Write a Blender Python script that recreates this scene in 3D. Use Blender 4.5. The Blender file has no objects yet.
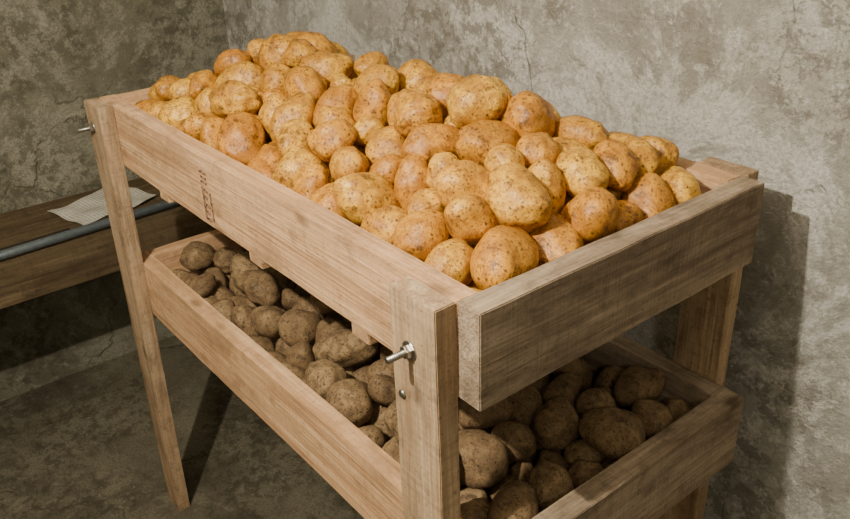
import bpy, bmesh, math, random
import numpy as np
from mathutils import Vector, Matrix, Euler
random.seed(3)
col=bpy.context.scene.collection
# ------------------------------------------------------------ helpers
def srgb(r,g,b):
    f=lambda c:(c/255/12.92) if c/255<=.04045 else ((c/255+.055)/1.055)**2.4
    return (f(r),f(g),f(b),1)
class M:
    def __init__(s,name,rough=.8,spec=.3):
        s.m=bpy.data.materials.new(name); s.m.use_nodes=True; s.t=s.m.node_tree; s.n=s.t.nodes
        s.b=s.n['Principled BSDF']; s.b.inputs['Roughness'].default_value=rough
        s.b.inputs['Specular IOR Level'].default_value=spec
        s.tc=s.n.new('ShaderNodeTexCoord')
    def link(s,a,b): s.t.links.new(a,b)
    def mapping(s,scale=(1,1,1),rand=0,src='Object',loc=(0,0,0)):
        mp=s.n.new('ShaderNodeMapping'); mp.inputs['Scale'].default_value=scale; mp.inputs['Location'].default_value=loc
        s.link(s.tc.outputs[src],mp.inputs['Vector'])
        if rand:
            oi=s.n.new('ShaderNodeObjectInfo'); mul=s.n.new('ShaderNodeMath'); mul.operation='MULTIPLY'; mul.inputs[1].default_value=rand
            s.link(oi.outputs['Random'],mul.inputs[0]); add=s.n.new('ShaderNodeVectorMath'); add.operation='ADD'
            s.link(mp.outputs[0],add.inputs[0]); s.link(mul.outputs[0],add.inputs[1]); return add.outputs[0]
        return mp.outputs[0]
    def noise(s,vec,scale,detail=4,rough=.55,dist=0):
        n=s.n.new('ShaderNodeTexNoise'); n.inputs['Scale'].default_value=scale; n.inputs['Detail'].default_value=detail
        n.inputs['Roughness'].default_value=rough; n.inputs['Distortion'].default_value=dist
        s.link(vec,n.inputs['Vector']); return n.outputs['Fac']
    def ramp(s,fac,stops):
        r=s.n.new('ShaderNodeValToRGB'); e=r.color_ramp.elements
        while len(e)<len(stops): e.new(.5)
        for i,(p,c) in enumerate(stops):
            e[i].position=p; e[i].color=c if not isinstance(c,(int,float)) else (c,c,c,1)
        s.link(fac,r.inputs['Fac']); return r.outputs['Color']
    def mix(s,fac,a,b,mode='MIX'):
        m=s.n.new('ShaderNodeMix'); m.data_type='RGBA'; m.blend_type=mode
        for v,i in ((fac,0),(a,6),(b,7)):
            if hasattr(v,'links'): s.link(v,m.inputs[i])
            else: m.inputs[i].default_value=v
        return m.outputs[2]
    def math(s,op,a,b):
        m=s.n.new('ShaderNodeMath'); m.operation=op
        for i,v in enumerate((a,b)):
            if hasattr(v,'links'): s.link(v,m.inputs[i])
            else: m.inputs[i].default_value=v
        return m.outputs[0]
    def bump(s,h,strength=.3,dist=.01):
        b=s.n.new('ShaderNodeBump'); b.inputs['Strength'].default_value=strength; b.inputs['Distance'].default_value=dist
        s.link(h,b.inputs['Height']); s.link(b.outputs[0],s.b.inputs['Normal'])
    def color(s,c):
        if hasattr(c,'links'): s.link(c,s.b.inputs['Base Color'])
        else: s.b.inputs['Base Color'].default_value=c
        return s.m
def wood(name,light,mid,dark,stain,stainamt=.5):
    m=M(name,.88,.12)
    v=m.mapping((1.3,26,26),37)
    g=m.noise(v,1.6,6,.6,.6)
    c=m.ramp(g,[(.25,dark),(.48,mid),(.7,light)])
    v2=m.mapping((4,140,140),11)
    g2=m.noise(v2,1.5,3,.6)
    c=m.mix(m.ramp(g2,[(.35,.5),(.6,0)]),c,dark)
    v3=m.mapping((2.6,8,8),19)
    st=m.noise(v3,1.5,7,.7,.4)
    c=m.mix(m.ramp(st,[(.47,0),(.7,stainamt)]),c,stain)
    sp=m.noise(m.mapping((1,1,1),5),150,3,.6)
    c=m.mix(m.ramp(sp,[(.6,0),(.7,.5)]),c,stain)
    bl=m.noise(m.mapping((1,1,1),9),22,5,.7)
    c=m.mix(m.ramp(bl,[(.54,0),(.68,.45)]),c,stain)
    saw=m.noise(m.mapping((160,5,5),7),1.,2,.5)   # cross-grain saw marks
    c=m.mix(m.ramp(saw,[(.5,0),(.75,.35)]),c,dark)
    vo=m.n.new('ShaderNodeTexVoronoi'); vo.inputs['Scale'].default_value=1.0
    m.link(m.mapping((4.2,9,9),23),vo.inputs['Vector'])
    c=m.mix(m.ramp(vo.outputs['Distance'],[(.05,.7),(.12,0)]),c,stain)
    m.bump(m.math('ADD',m.math('ADD',g,g2),m.math('MULTIPLY',saw,.5)),.8,.003)
    return m.color(c)
wood_front=wood('wood_pale',srgb(230,194,152),srgb(210,170,128),srgb(170,130,94),srgb(112,86,62),.6)
wood_grey=wood('wood_weathered',srgb(192,174,150),srgb(166,147,123),srgb(118,101,83),srgb(78,66,54),.8)
wood_leg=wood('wood_leg',srgb(206,182,150),srgb(182,155,122),srgb(136,111,85),srgb(90,72,55),.65)
wood_old=wood('wood_old',srgb(128,112,86),srgb(104,89,67),srgb(72,60,44),srgb(46,39,29),.55)
def concrete(name,base,light,dark,stain,crust,bumps=.5,blot=.5,cr=.5):
    m=M(name,.95,.1)
    o=m.mapping()
    a=m.noise(o,1.9,12,.68,.5)
    c=m.ramp(a,[(.36,dark),(.5,base),(.62,light)])
    w=m.noise(m.mapping(loc=(9,4,6)),3.0,13,.74,.9)
    c=m.mix(m.ramp(w,[(.49,0),(.54,cr)]),c,crust)
    p=m.noise(m.mapping(loc=(3,7,2)),2.4,3,.5)
    q=m.noise(m.mapping(loc=(5,1,2)),22,9,.8)
    pm=m.math('MULTIPLY',m.ramp(p,[(.44,0),(.54,1)]),m.ramp(q,[(.49,0),(.54,1)]))
    c=m.mix(m.math('MULTIPLY',pm,blot),c,stain)
    p2=m.noise(m.mapping(loc=(13,3,8)),8,9,.75,.8)
    c=m.mix(m.ramp(p2,[(.55,0),(.61,blot*.6)]),c,stain)
    wt=m.noise(m.mapping(loc=(1,3,18)),28,8,.75,.2)
    c=m.mix(m.ramp(wt,[(.56,0),(.64,cr)]),c,crust)
    # hairline cracks
    dn=m.n.new('ShaderNodeTexNoise'); dn.inputs['Scale'].default_value=5; dn.inputs['Detail'].default_value=6; m.link(o,dn.inputs['Vector'])
    sc=m.n.new('ShaderNodeVectorMath'); sc.operation='SCALE'; sc.inputs['Scale'].default_value=.35; m.link(dn.outputs['Color'],sc.inputs[0])
    ad=m.n.new('ShaderNodeVectorMath'); ad.operation='ADD'; m.link(o,ad.inputs[0]); m.link(sc.outputs[0],ad.inputs[1])
    cv=m.n.new('ShaderNodeTexVoronoi'); cv.feature='DISTANCE_TO_EDGE'; cv.inputs['Scale'].default_value=1.7; m.link(ad.outputs[0],cv.inputs['Vector'])
    ck=m.ramp(cv.outputs['Distance'],[(.003,.5),(.008,0)])
    ck=m.math('MULTIPLY',ck,m.ramp(a,[(.45,0),(.55,1)]))
    c=m.mix(ck,c,stain)
    f=m.noise(o,140,4,.75)
    c=m.mix(m.ramp(f,[(.38,.6),(.54,0)]),c,dark)
    h=m.math('ADD',m.math('MULTIPLY',w,1.2),m.math('ADD',m.math('MULTIPLY',q,.8),m.math('MULTIPLY',f,.4)))
    h=m.math('SUBTRACT',h,ck)
    m.bump(h,bumps,.014)
    return m.color(c)
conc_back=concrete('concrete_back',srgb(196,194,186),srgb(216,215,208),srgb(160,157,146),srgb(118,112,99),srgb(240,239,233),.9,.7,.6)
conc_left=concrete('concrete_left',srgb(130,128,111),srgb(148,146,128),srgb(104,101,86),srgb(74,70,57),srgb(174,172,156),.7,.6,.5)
conc_floor=concrete('concrete_floor',srgb(106,101,86),srgb(122,117,99),srgb(78,73,60),srgb(54,50,40),srgb(142,137,118),.6,.55,.35)
conc_ceil=concrete('ceiling_plaster',srgb(180,176,164),srgb(200,196,184),srgb(150,146,132),srgb(120,114,98),srgb(206,204,194))
def metal(name,c,rough=.35,met=1):
    m=M(name,rough,.5); m.b.inputs['Metallic'].default_value=met
    n=m.noise(m.mapping(),60,4,.6); return m.color(m.mix(m.ramp(n,[(.4,0),(.7,.5)]),c,tuple(x*.5 for x in c[:3])+(1,)))
zinc=metal('zinc_steel',srgb(190,188,180)); pipe_mat=metal('galvanised_pipe',srgb(120,132,138),.5,.6)
rod_mat=metal('rusty_iron',srgb(74,62,52),.7,.4)
def empty(name):
    e=bpy.data.objects.new(name,None); e.empty_display_size=.1; col.objects.link(e); return e
def obj(name,me,mat,parent=None):
    o=bpy.data.objects.new(name,me); col.objects.link(o)
    if mat: me.materials.append(mat)
    if parent: o.parent=parent
    return o
def board(name,x0,x1,y0,y1,z0,z1,mat,parent,bev=.0014,xshift=None):
    """sawn board; local X is the grain axis. xshift=(dx0,dx1) moves bottom x edges (tapered/splayed leg)."""
    d=[x1-x0,y1-y0,z1-z0]; ax=d.index(max(d)); c=Vector(((x0+x1)/2,(y0+y1)/2,(z0+z1)/2))
    R={0:Matrix.Identity(3),1:Matrix.Rotation(math.pi/2,3,'Z'),2:Matrix.Rotation(-math.pi/2,3,'Y')}[ax]
    bm=bmesh.new(); bmesh.ops.create_cube(bm,size=1)
    for v in bm.verts:
        w=Vector((v.co.x*d[0],v.co.y*d[1],v.co.z*d[2]))
        if xshift and v.co.z<0: w.x+=xshift[0] if v.co.x<0 else xshift[1]
        v.co=R.inverted()@w
    es=[e for e in bm.edges if e.calc_length()>.3]
    if es: bmesh.ops.subdivide_edges(bm,edges=es,cuts=14,use_grid_fill=True)
    for v in bm.verts:
        k=v.co.x*3+c.x*5+c.y*7
        v.co.y+=.0009*math.sin(k*2.1); v.co.z+=.0009*math.sin(k*1.7+1)+(.0006*math.sin(k*11+v.co.y*90) if es else 0)
    se=[e for e in bm.edges if len(e.link_faces)==2 and e.calc_face_angle(0)>1]
    bmesh.ops.bevel(bm,geom=se,offset=bev,segments=2,affect='EDGES',clamp_overlap=True)
    me=bpy.data.meshes.new(name); bm.to_mesh(me); bm.free()
    o=obj(name,me,mat,parent); o.location=c; o.rotation_euler=R.to_euler(); return o
def cyl(name,p0,p1,r,mat,parent,seg=16,bev=0):
    p0=Vector(p0);p1=Vector(p1); d=p1-p0
    bm=bmesh.new(); bmesh.ops.create_cone(bm,cap_ends=True,segments=seg,radius1=r,radius2=r,depth=d.length)
    if bev: bmesh.ops.bevel(bm,geom=[e for e in bm.edges if e.calc_face_angle(0)>1.2],offset=bev,segments=2,affect='EDGES')
    me=bpy.data.meshes.new(name); bm.to_mesh(me); bm.free()
    if seg>8:
        for p in me.polygons: p.use_smooth=len(p.vertices)==4
    o=obj(name,me,mat,parent); o.location=(p0+p1)/2; o.rotation_euler=d.to_track_quat('Z','Y').to_euler(); return o
# ------------------------------------------------------------ room
XW,YW,XR,YF,ZC=-.88,.74,3.4,-2.4,2.45
def slab(name,x0,x1,y0,y1,z0,z1,mat):
    bm=bmesh.new(); bmesh.ops.create_cube(bm,size=1)
    for v in bm.verts: v.co=Vector(((x0+x1)/2+v.co.x*(x1-x0),(y0+y1)/2+v.co.y*(y1-y0),(z0+z1)/2+v.co.z*(z1-z0)))
    me=bpy.data.meshes.new(name); bm.to_mesh(me); bm.free(); return obj(name,me,mat)
slab('floor',XW-.1,XR+.1,YF-.1,YW+.1,-.1,0,conc_floor)
slab('ceiling',XW-.1,XR+.1,YF-.1,YW+.1,ZC,ZC+.1,conc_ceil)
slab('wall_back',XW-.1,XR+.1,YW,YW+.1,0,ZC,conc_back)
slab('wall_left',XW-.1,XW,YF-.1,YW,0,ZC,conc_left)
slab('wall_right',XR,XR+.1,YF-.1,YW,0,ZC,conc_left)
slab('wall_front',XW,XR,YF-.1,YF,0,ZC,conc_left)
# ------------------------------------------------------------ potato stand
L,W,ZT,H1,Z2,H2,LW,T,T2=1.25,.591,1.188,.139,.798,.1415,.09,.034,.04
st=empty('wooden_potato_rack')
TB=.036
board('upper_front_board',0,L-T2,0,TB,ZT-H1,ZT,wood_front,st)
board('upper_back_board',0,L-T2,W-TB,W,ZT-H1,ZT,wood_front,st)
board('upper_end_board_near',L-T2,L,0,W,ZT-H1,ZT,wood_grey,st)
board('upper_end_board_far',0,TB,TB,W-TB,ZT-H1,ZT-.001,wood_front,st)
for i in range(5):
    y0=TB+.002+i*(W-2*TB)/5
    board(f'upper_bottom_slat_{i+1}',TB,L-T2,y0,y0+.098,ZT-H1+.001,ZT-H1+.016,wood_old,st)
for i,x in enumerate((.26,.65,.965)):
    board(f'upper_cleat_{i+1}',x,x+.045,.004,W-.004,ZT-H1-.022,ZT-H1-.001,wood_front,st)
X2=.028
board('lower_front_board',0,L+X2-T2,0,TB,Z2-H2,Z2,wood_front,st)
board('lower_back_board',0,L+X2-T2,W-TB,W,Z2-H2,Z2,wood_grey,st)
board('lower_end_board_near',L+X2-T2,L+X2,0,W,Z2-H2,Z2,wood_grey,st)
board('lower_end_board_far',0,TB,TB,W-TB,Z2-H2,Z2-.001,wood_front,st)
for i in range(5):
    y0=TB+.002+i*(W-2*TB)/5
    board(f'lower_bottom_slat_{i+1}',TB,L+X2-T2,y0,y0+.098,Z2-H2+.001,Z2-H2+.016,wood_old,st)
board('leg_1',0,LW,-T,-.0005,0,ZT,wood_leg,st,xshift=(-.047,-.068))
board('leg_2',L-T2-LW,L-T2,-T,-.0005,0,ZT,wood_leg,st)
board('leg_3',0,LW,W+.0005,W+T,0,ZT,wood_leg,st)
board('leg_4',L-T2-LW+.01,L-T2+.01,W+.0005,W+T,0,ZT+.002,wood_leg,st)
def bolt(i,x,y,z,l=.03):
    cyl(f'bolt_{i}_rod',(x,y+.02,z),(x,y-l,z),.0042,zinc,st)
    for k in range(9):
        cyl(f'bolt_{i}_thread_{k}',(x,y-l+.001+k*.0028,z),(x,y-l+.0022+k*.0028,z),.0048,zinc,st)
    cyl(f'bolt_{i}_washer',(x,y+.0005,z),(x,y-.002,z),.013,zinc,st,24)
    cyl(f'bolt_{i}_nut',(x,y-.002,z),(x,y-.010,z),.0092,zinc,st,6,.0008)
bolt(1,L-T2-LW+.038,-T,ZT-.078,.036)
bolt(2,.03,-T,ZT-.055,.034)
cyl('screw_head',(L-T2-LW+.018,-T+.001,ZT-.155),(L-T2-LW+.018,-T-.003,ZT-.155),.006,zinc,st,12,.001)
im=M('lumber_stamp_ink',.9); ink=im.color(im.mix(im.ramp(im.noise(im.mapping(),220,3),[(.45,0),(.6,.8)]),srgb(84,62,50),srgb(176,142,112)))
def inkbar(i,x,z,w,h):
    board(f'stamp_mark_{i}',x,x+w,-.0012,.0006,z,z+h,ink,st,bev=.0001)
for i,(dx,dz,w,h) in enumerate([(0,0,.005,.065),(.009,.0,.014,.006),(.009,.014,.012,.006),(.009,.028,.016,.006),(.009,.044,.010,.006),(.009,.058,.016,.006),(.03,.004,.004,.024),(.03,.034,.004,.026),(.0,.074,.026,.004),(.004,.084,.020,.004),(.0,.094,.028,.004)]):
    inkbar(i+1,.50+dx,ZT-.128+dz,w,h)
# ------------------------------------------------------------ potatoes
def pack(n,x0,x1,y0,y1,z0,rim,tan_,cap,rmean,seed,low=(0,0,0,0),vary=.022,iters=1000):
    """relaxed packing of 3-sphere tubers in a bin under a hipped heap shape; low = rim offsets (x0,x1,y0,y1)"""
    g=np.random.default_rng(seed)
    r=np.clip(g.normal(rmean,rmean*.18,n),rmean*.62,rmean*1.3)
    d=r*g.uniform(.1,.7,n)
    al=np.repeat(g.uniform(-vary,vary*.8,n),3)
    th=math.atan(tan_); s,c=math.sin(th),math.cos(th)
    planes=[((-1,0,0),-x0),((1,0,0),x1),((0,-1,0),-y0),((0,1,0),y1),((0,0,-1),-z0),((0,0,1),cap)]
    for nn,P in (((-s,0,c),(x0,0,rim+low[0])),((s,0,c),(x1,0,rim+low[1])),((0,-s,c),(0,y0,rim+low[2])),((0,s,c),(0,y1,rim+low[3]))):
        planes.append((nn,float(np.dot(nn,P))))
    PN=np.array([p[0] for p in planes],float); PD=np.array([p[1] for p in planes])
    pos=[]
    while len(pos)<n:
        q=np.array([g.uniform(x0,x1),g.uniform(y0,y1),g.uniform(z0,cap)])
        if np.all(PN@q<=PD-.02): pos.append(q)
    pos=np.array(pos); ax=g.normal(size=(n,3)); ax[:,2]*=.5; ax/=np.linalg.norm(ax,axis=1)[:,None]
    rad=np.stack([.8*r,r,.8*r],1).ravel(); body=np.repeat(np.arange(n),3)
    for it in range(iters):
        gf=min(1,.35+.65*it/(iters*.4)); late=it>iters*.6
        P=np.stack([pos-ax*d[:,None]*gf,pos,pos+ax*d[:,None]*gf],1).reshape(-1,3); R=rad*gf
        if it%12==0:
            sq=(P**2).sum(1); D2=sq[:,None]+sq[None]-2*P@P.T
            lim=(R[:,None]+R[None]+.018)**2
            I,J=np.nonzero((D2<lim)&(body[:,None]<body[None]))
        P[:,2]-=.00015 if late else .0004
        dv=P[J]-P[I]; dist=np.linalg.norm(dv,axis=1)+1e-9; pen=R[I]+R[J]-dist; k=pen>0
        i_,j_=I[k],J[k]; cr=dv[k]/dist[k,None]*(pen[k,None]*.5)
        acc=np.zeros_like(P); cnt=np.bincount(i_,minlength=len(P))+np.bincount(j_,minlength=len(P))
        for a in range(3): acc[:,a]=np.bincount(j_,cr[:,a],len(P))-np.bincount(i_,cr[:,a],len(P))
        P+=acc/np.maximum(1,cnt*.6)[:,None]
        for a in range(len(PN)):
            e=P@PN[a]+R-PD[a]-(al if a>=5 else 0); P-=np.maximum(e,0)[:,None]*PN[a]*(1 if a<5 else (.06 if late else .4))
        Q=P.reshape(n,3,3); pos=Q.mean(1); ax=Q[:,2]-Q[:,0]; ax/=np.linalg.norm(ax,axis=1)[:,None]+1e-9
    return pos,ax,r,d
def potato_mesh(name,data,mat,seed,sub=4,grow=1.0):
    pos,ax,r,d=data; g=np.random.default_rng(seed)
    bm=bmesh.new(); bmesh.ops.create_icosphere(bm,subdivisions=sub,radius=1)
    bv=np.array([v.co[:] for v in bm.verts]); bf=np.array([[v.index for v in f.verts] for f in bm.faces]); bm.free()
    VS=[];FS=[];A=[];nv=len(bv)
    for i in range(len(pos)):
        v=bv.copy(); disp=np.zeros(nv)
        for k in range(9):
            w=g.normal(size=3)*(1.3+.55*k); disp+=.052/(1+.3*k)*np.sin(v@w+g.uniform(0,6.28))
        for k in range(g.integers(5,11)):
            w=g.normal(size=3); w/=np.linalg.norm(w); dt=np.clip(1-v@w,0,2); disp-=.05*np.exp(-dt/.012)
        v=v*(1+disp)[:,None]
        tp=g.uniform(-.14,.14); v[:,1]*=1+tp*v[:,0]; v[:,2]*=1+tp*v[:,0]
        u=bv[:,0]
        v=v*np.array([d[i]+.82*r[i],r[i]*g.uniform(.93,1.02),r[i]*g.uniform(.84,.98)])*grow
        v[:,1]+=g.uniform(-.12,.12)*r[i]*(u**2*2-1)
        X=ax[i]; t=g.normal(size=3); Y=np.cross(X,t); Y/=np.linalg.norm(Y); Z=np.cross(X,Y)
        VS.append(v@np.stack([X,Y,Z])+pos[i]); FS.append(bf+i*nv); A.append(np.full(nv,g.random()))
    V=np.concatenate(VS); F=np.concatenate(FS); A=np.concatenate(A)
    me=bpy.data.meshes.new(name); me.vertices.add(len(V)); me.vertices.foreach_set('co',V.ravel())
    me.loops.add(F.size); me.loops.foreach_set('vertex_index',F.ravel().astype(np.int32))
    me.polygons.add(len(F)); me.polygons.foreach_set('loop_start',np.arange(0,F.size,3,dtype=np.int32))
    try: me.polygons.foreach_set('loop_total',np.full(len(F),3,dtype=np.int32))
    except Exception: pass
    me.polygons.foreach_set('use_smooth',np.ones(len(F),dtype=bool))
    at=me.attributes.new('pvar','FLOAT','POINT'); at.data.foreach_set('value',A.astype(np.float32))
    me.update(calc_edges=True); me.validate()
    return obj(name,me,mat)
def potato_mat(name,c1,c2,dirt,dot,dirtamt,rough):
    m=M(name,rough,.5)
    at=m.n.new('ShaderNodeAttribute'); at.attribute_name='pvar'
    add=m.n.new('ShaderNodeVectorMath'); add.operation='ADD'; sc=m.math('MULTIPLY',at.outputs['Fac'],57.)
    m.link(m.tc.outputs['Object'],add.inputs[0]); m.link(sc,add.inputs[1]); v=add.outputs[0]
    c=m.mix(m.ramp(at.outputs['Fac'],[(0,0),(1,1)]),c1,c2)
    n1=m.noise(v,20,7,.7,.5); c=m.mix(m.ramp(n1,[(.43,0),(.57,dirtamt)]),c,dirt)
    n2=m.noise(v,70,6,.8); c=m.mix(m.ramp(n2,[(.48,0),(.57,dirtamt)]),c,dirt)
    n4=m.noise(v,40,5,.75); c=m.mix(m.ramp(n4,[(.57,0),(.64,.75)]),c,dot)
    n3=m.noise(v,240,3,.65); c=m.mix(m.ramp(n3,[(.56,0),(.63,.75)]),c,dot)
    vo=m.n.new('ShaderNodeTexVoronoi'); vo.inputs['Scale'].default_value=75; m.link(v,vo.inputs['Vector'])
    c=m.mix(m.ramp(vo.outputs['Distance'],[(.11,.85),(.2,0)]),c,dot)
    rr=m.ramp(n2,[(.45,rough),(.6,min(1,rough+.3))]); m.link(rr,m.b.inputs['Roughness'])
    m.bump(m.math('ADD',m.math('MULTIPLY',n2,.9),m.math('MULTIPLY',n3,.4)),.5,.003)
    return m.color(c)
pm_up=potato_mat('potato_skin_golden',srgb(234,184,66),srgb(204,140,42),srgb(146,90,28),srgb(74,44,18),.62,.33)
pm_lo=potato_mat('potato_skin_dusty',srgb(158,132,92),srgb(130,105,71),srgb(92,71,47),srgb(58,45,31),.6,.7)
up=pack(432,TB+.002,L-T2-.002,TB+.002,W-TB-.002,ZT-H1+.018,ZT,.6,ZT+.17,.0343,33,low=(-.025,.0,-.006,0))
potato_mesh('potato_pile',up,pm_up,11)
lo=pack(235,TB+.002,L+X2-T2-.002,TB+.002,W-TB-.002,Z2-H2+.018,Z2,.35,Z2+.075,.034,8,low=(0,0,0,-.02))
potato_mesh('potato_pile.001',lo,pm_lo,12)
# ------------------------------------------------------------ low bench on the left wall
be=empty('wooden_bench')
BX,BZ=-.44,.66
board('front_board',BX-.035,BX,-2.0,YW-.01,BZ-.11,BZ,wood_old,be)
for i in range(4):
    x0=XW+.005+i*.1
    board(f'top_plank_{i+1}',x0,x0+.096,-2.0,YW-.01,BZ-.03,BZ-.004,wood_old,be)
for i,y in enumerate((-1.7,-.6,.6)):
    board(f'leg_{i+1}',BX-.13,BX-.04,y,y+.04,0,BZ-.031,wood_old,be)
    board(f'leg_back_{i+1}',XW+.01,XW+.1,y,y+.04,0,BZ-.031,wood_old,be)
cyl('metal_pipe',(BX-.02,-1.2,BZ+.0155),(BX-.11,YW-.03,BZ+.0155),.0135,pipe_mat,None,20)
cyl('iron_rod',(BX-.055,-1.3,BZ+.0055),(BX-.135,.0,BZ+.0055),.007,rod_mat,None,16)
pm=M('paper',.9,.1)
vv=pm.mapping((1,1,1))
wv=pm.n.new('ShaderNodeTexWave'); wv.inputs['Scale'].default_value=28; wv.bands_direction='Y'; pm.link(vv,wv.inputs['Vector'])
txt=pm.math('MULTIPLY',pm.ramp(wv.outputs['Fac'],[(.6,0),(.7,.45)]),pm.ramp(pm.noise(pm.mapping((40,12,1)),3,3),[(.4,0),(.5,1)]))
pc=pm.mix(pm.ramp(pm.noise(vv,9,4),[(.4,0),(.7,.5)]),srgb(206,204,192),srgb(168,166,156))
pm.color(pm.mix(txt,pc,srgb(90,88,84)))
bm=bmesh.new(); bmesh.ops.create_grid(bm,x_segments=30,y_segments=30,size=.5)
for v in bm.verts:
    x,y=v.co.x,v.co.y; v.co.x*=.2+.02*math.sin(y*7); v.co.y*=.27
    v.co.z=.006+.0022*math.sin(x*11+y*4)+.002*math.sin(y*15-x*6)+.01*max(0,x+y-.55)
me=bpy.data.meshes.new('paper_sheet'); bm.to_mesh(me); bm.free()
for p in me.polygons: p.use_smooth=True
ps=obj('paper_sheet',me,pm.m); ps.location=(-.71,.15,BZ-.002); ps.rotation_euler=(0,0,.25)
# ------------------------------------------------------------ lights
def lamp(name,loc,e,c,size):
    l=bpy.data.lights.new(name,'POINT'); l.energy=e; l.color=c; l.shadow_soft_size=size
    o=bpy.data.objects.new(name,l); o.location=loc; col.objects.link(o); return o
lamp('bulb_light',(1.15,-.85,2.15),145,(1,.90,.75),.018)
lamp('fill_light_far',(2.6,-.9,2.1),18,(1,.92,.80),.08)  # added weak fill lamp, not a real bulb; brightens the near end boards
wd=bpy.data.worlds.new('world'); bpy.context.scene.world=wd; wd.use_nodes=True
wd.node_tree.nodes['Background'].inputs[0].default_value=(1,.9,.75,1); wd.node_tree.nodes['Background'].inputs[1].default_value=.05
# ------------------------------------------------------------ camera
cd=bpy.data.cameras.new('camera'); co=bpy.data.objects.new('camera',cd); col.objects.link(co)
co.location=(1.8441,-.5399,1.6733); co.rotation_euler=(1.0960,.0318,.8923); cd.sensor_width=36; cd.lens=819.15*36/850
cd.clip_start=.02
bpy.context.scene.camera=co
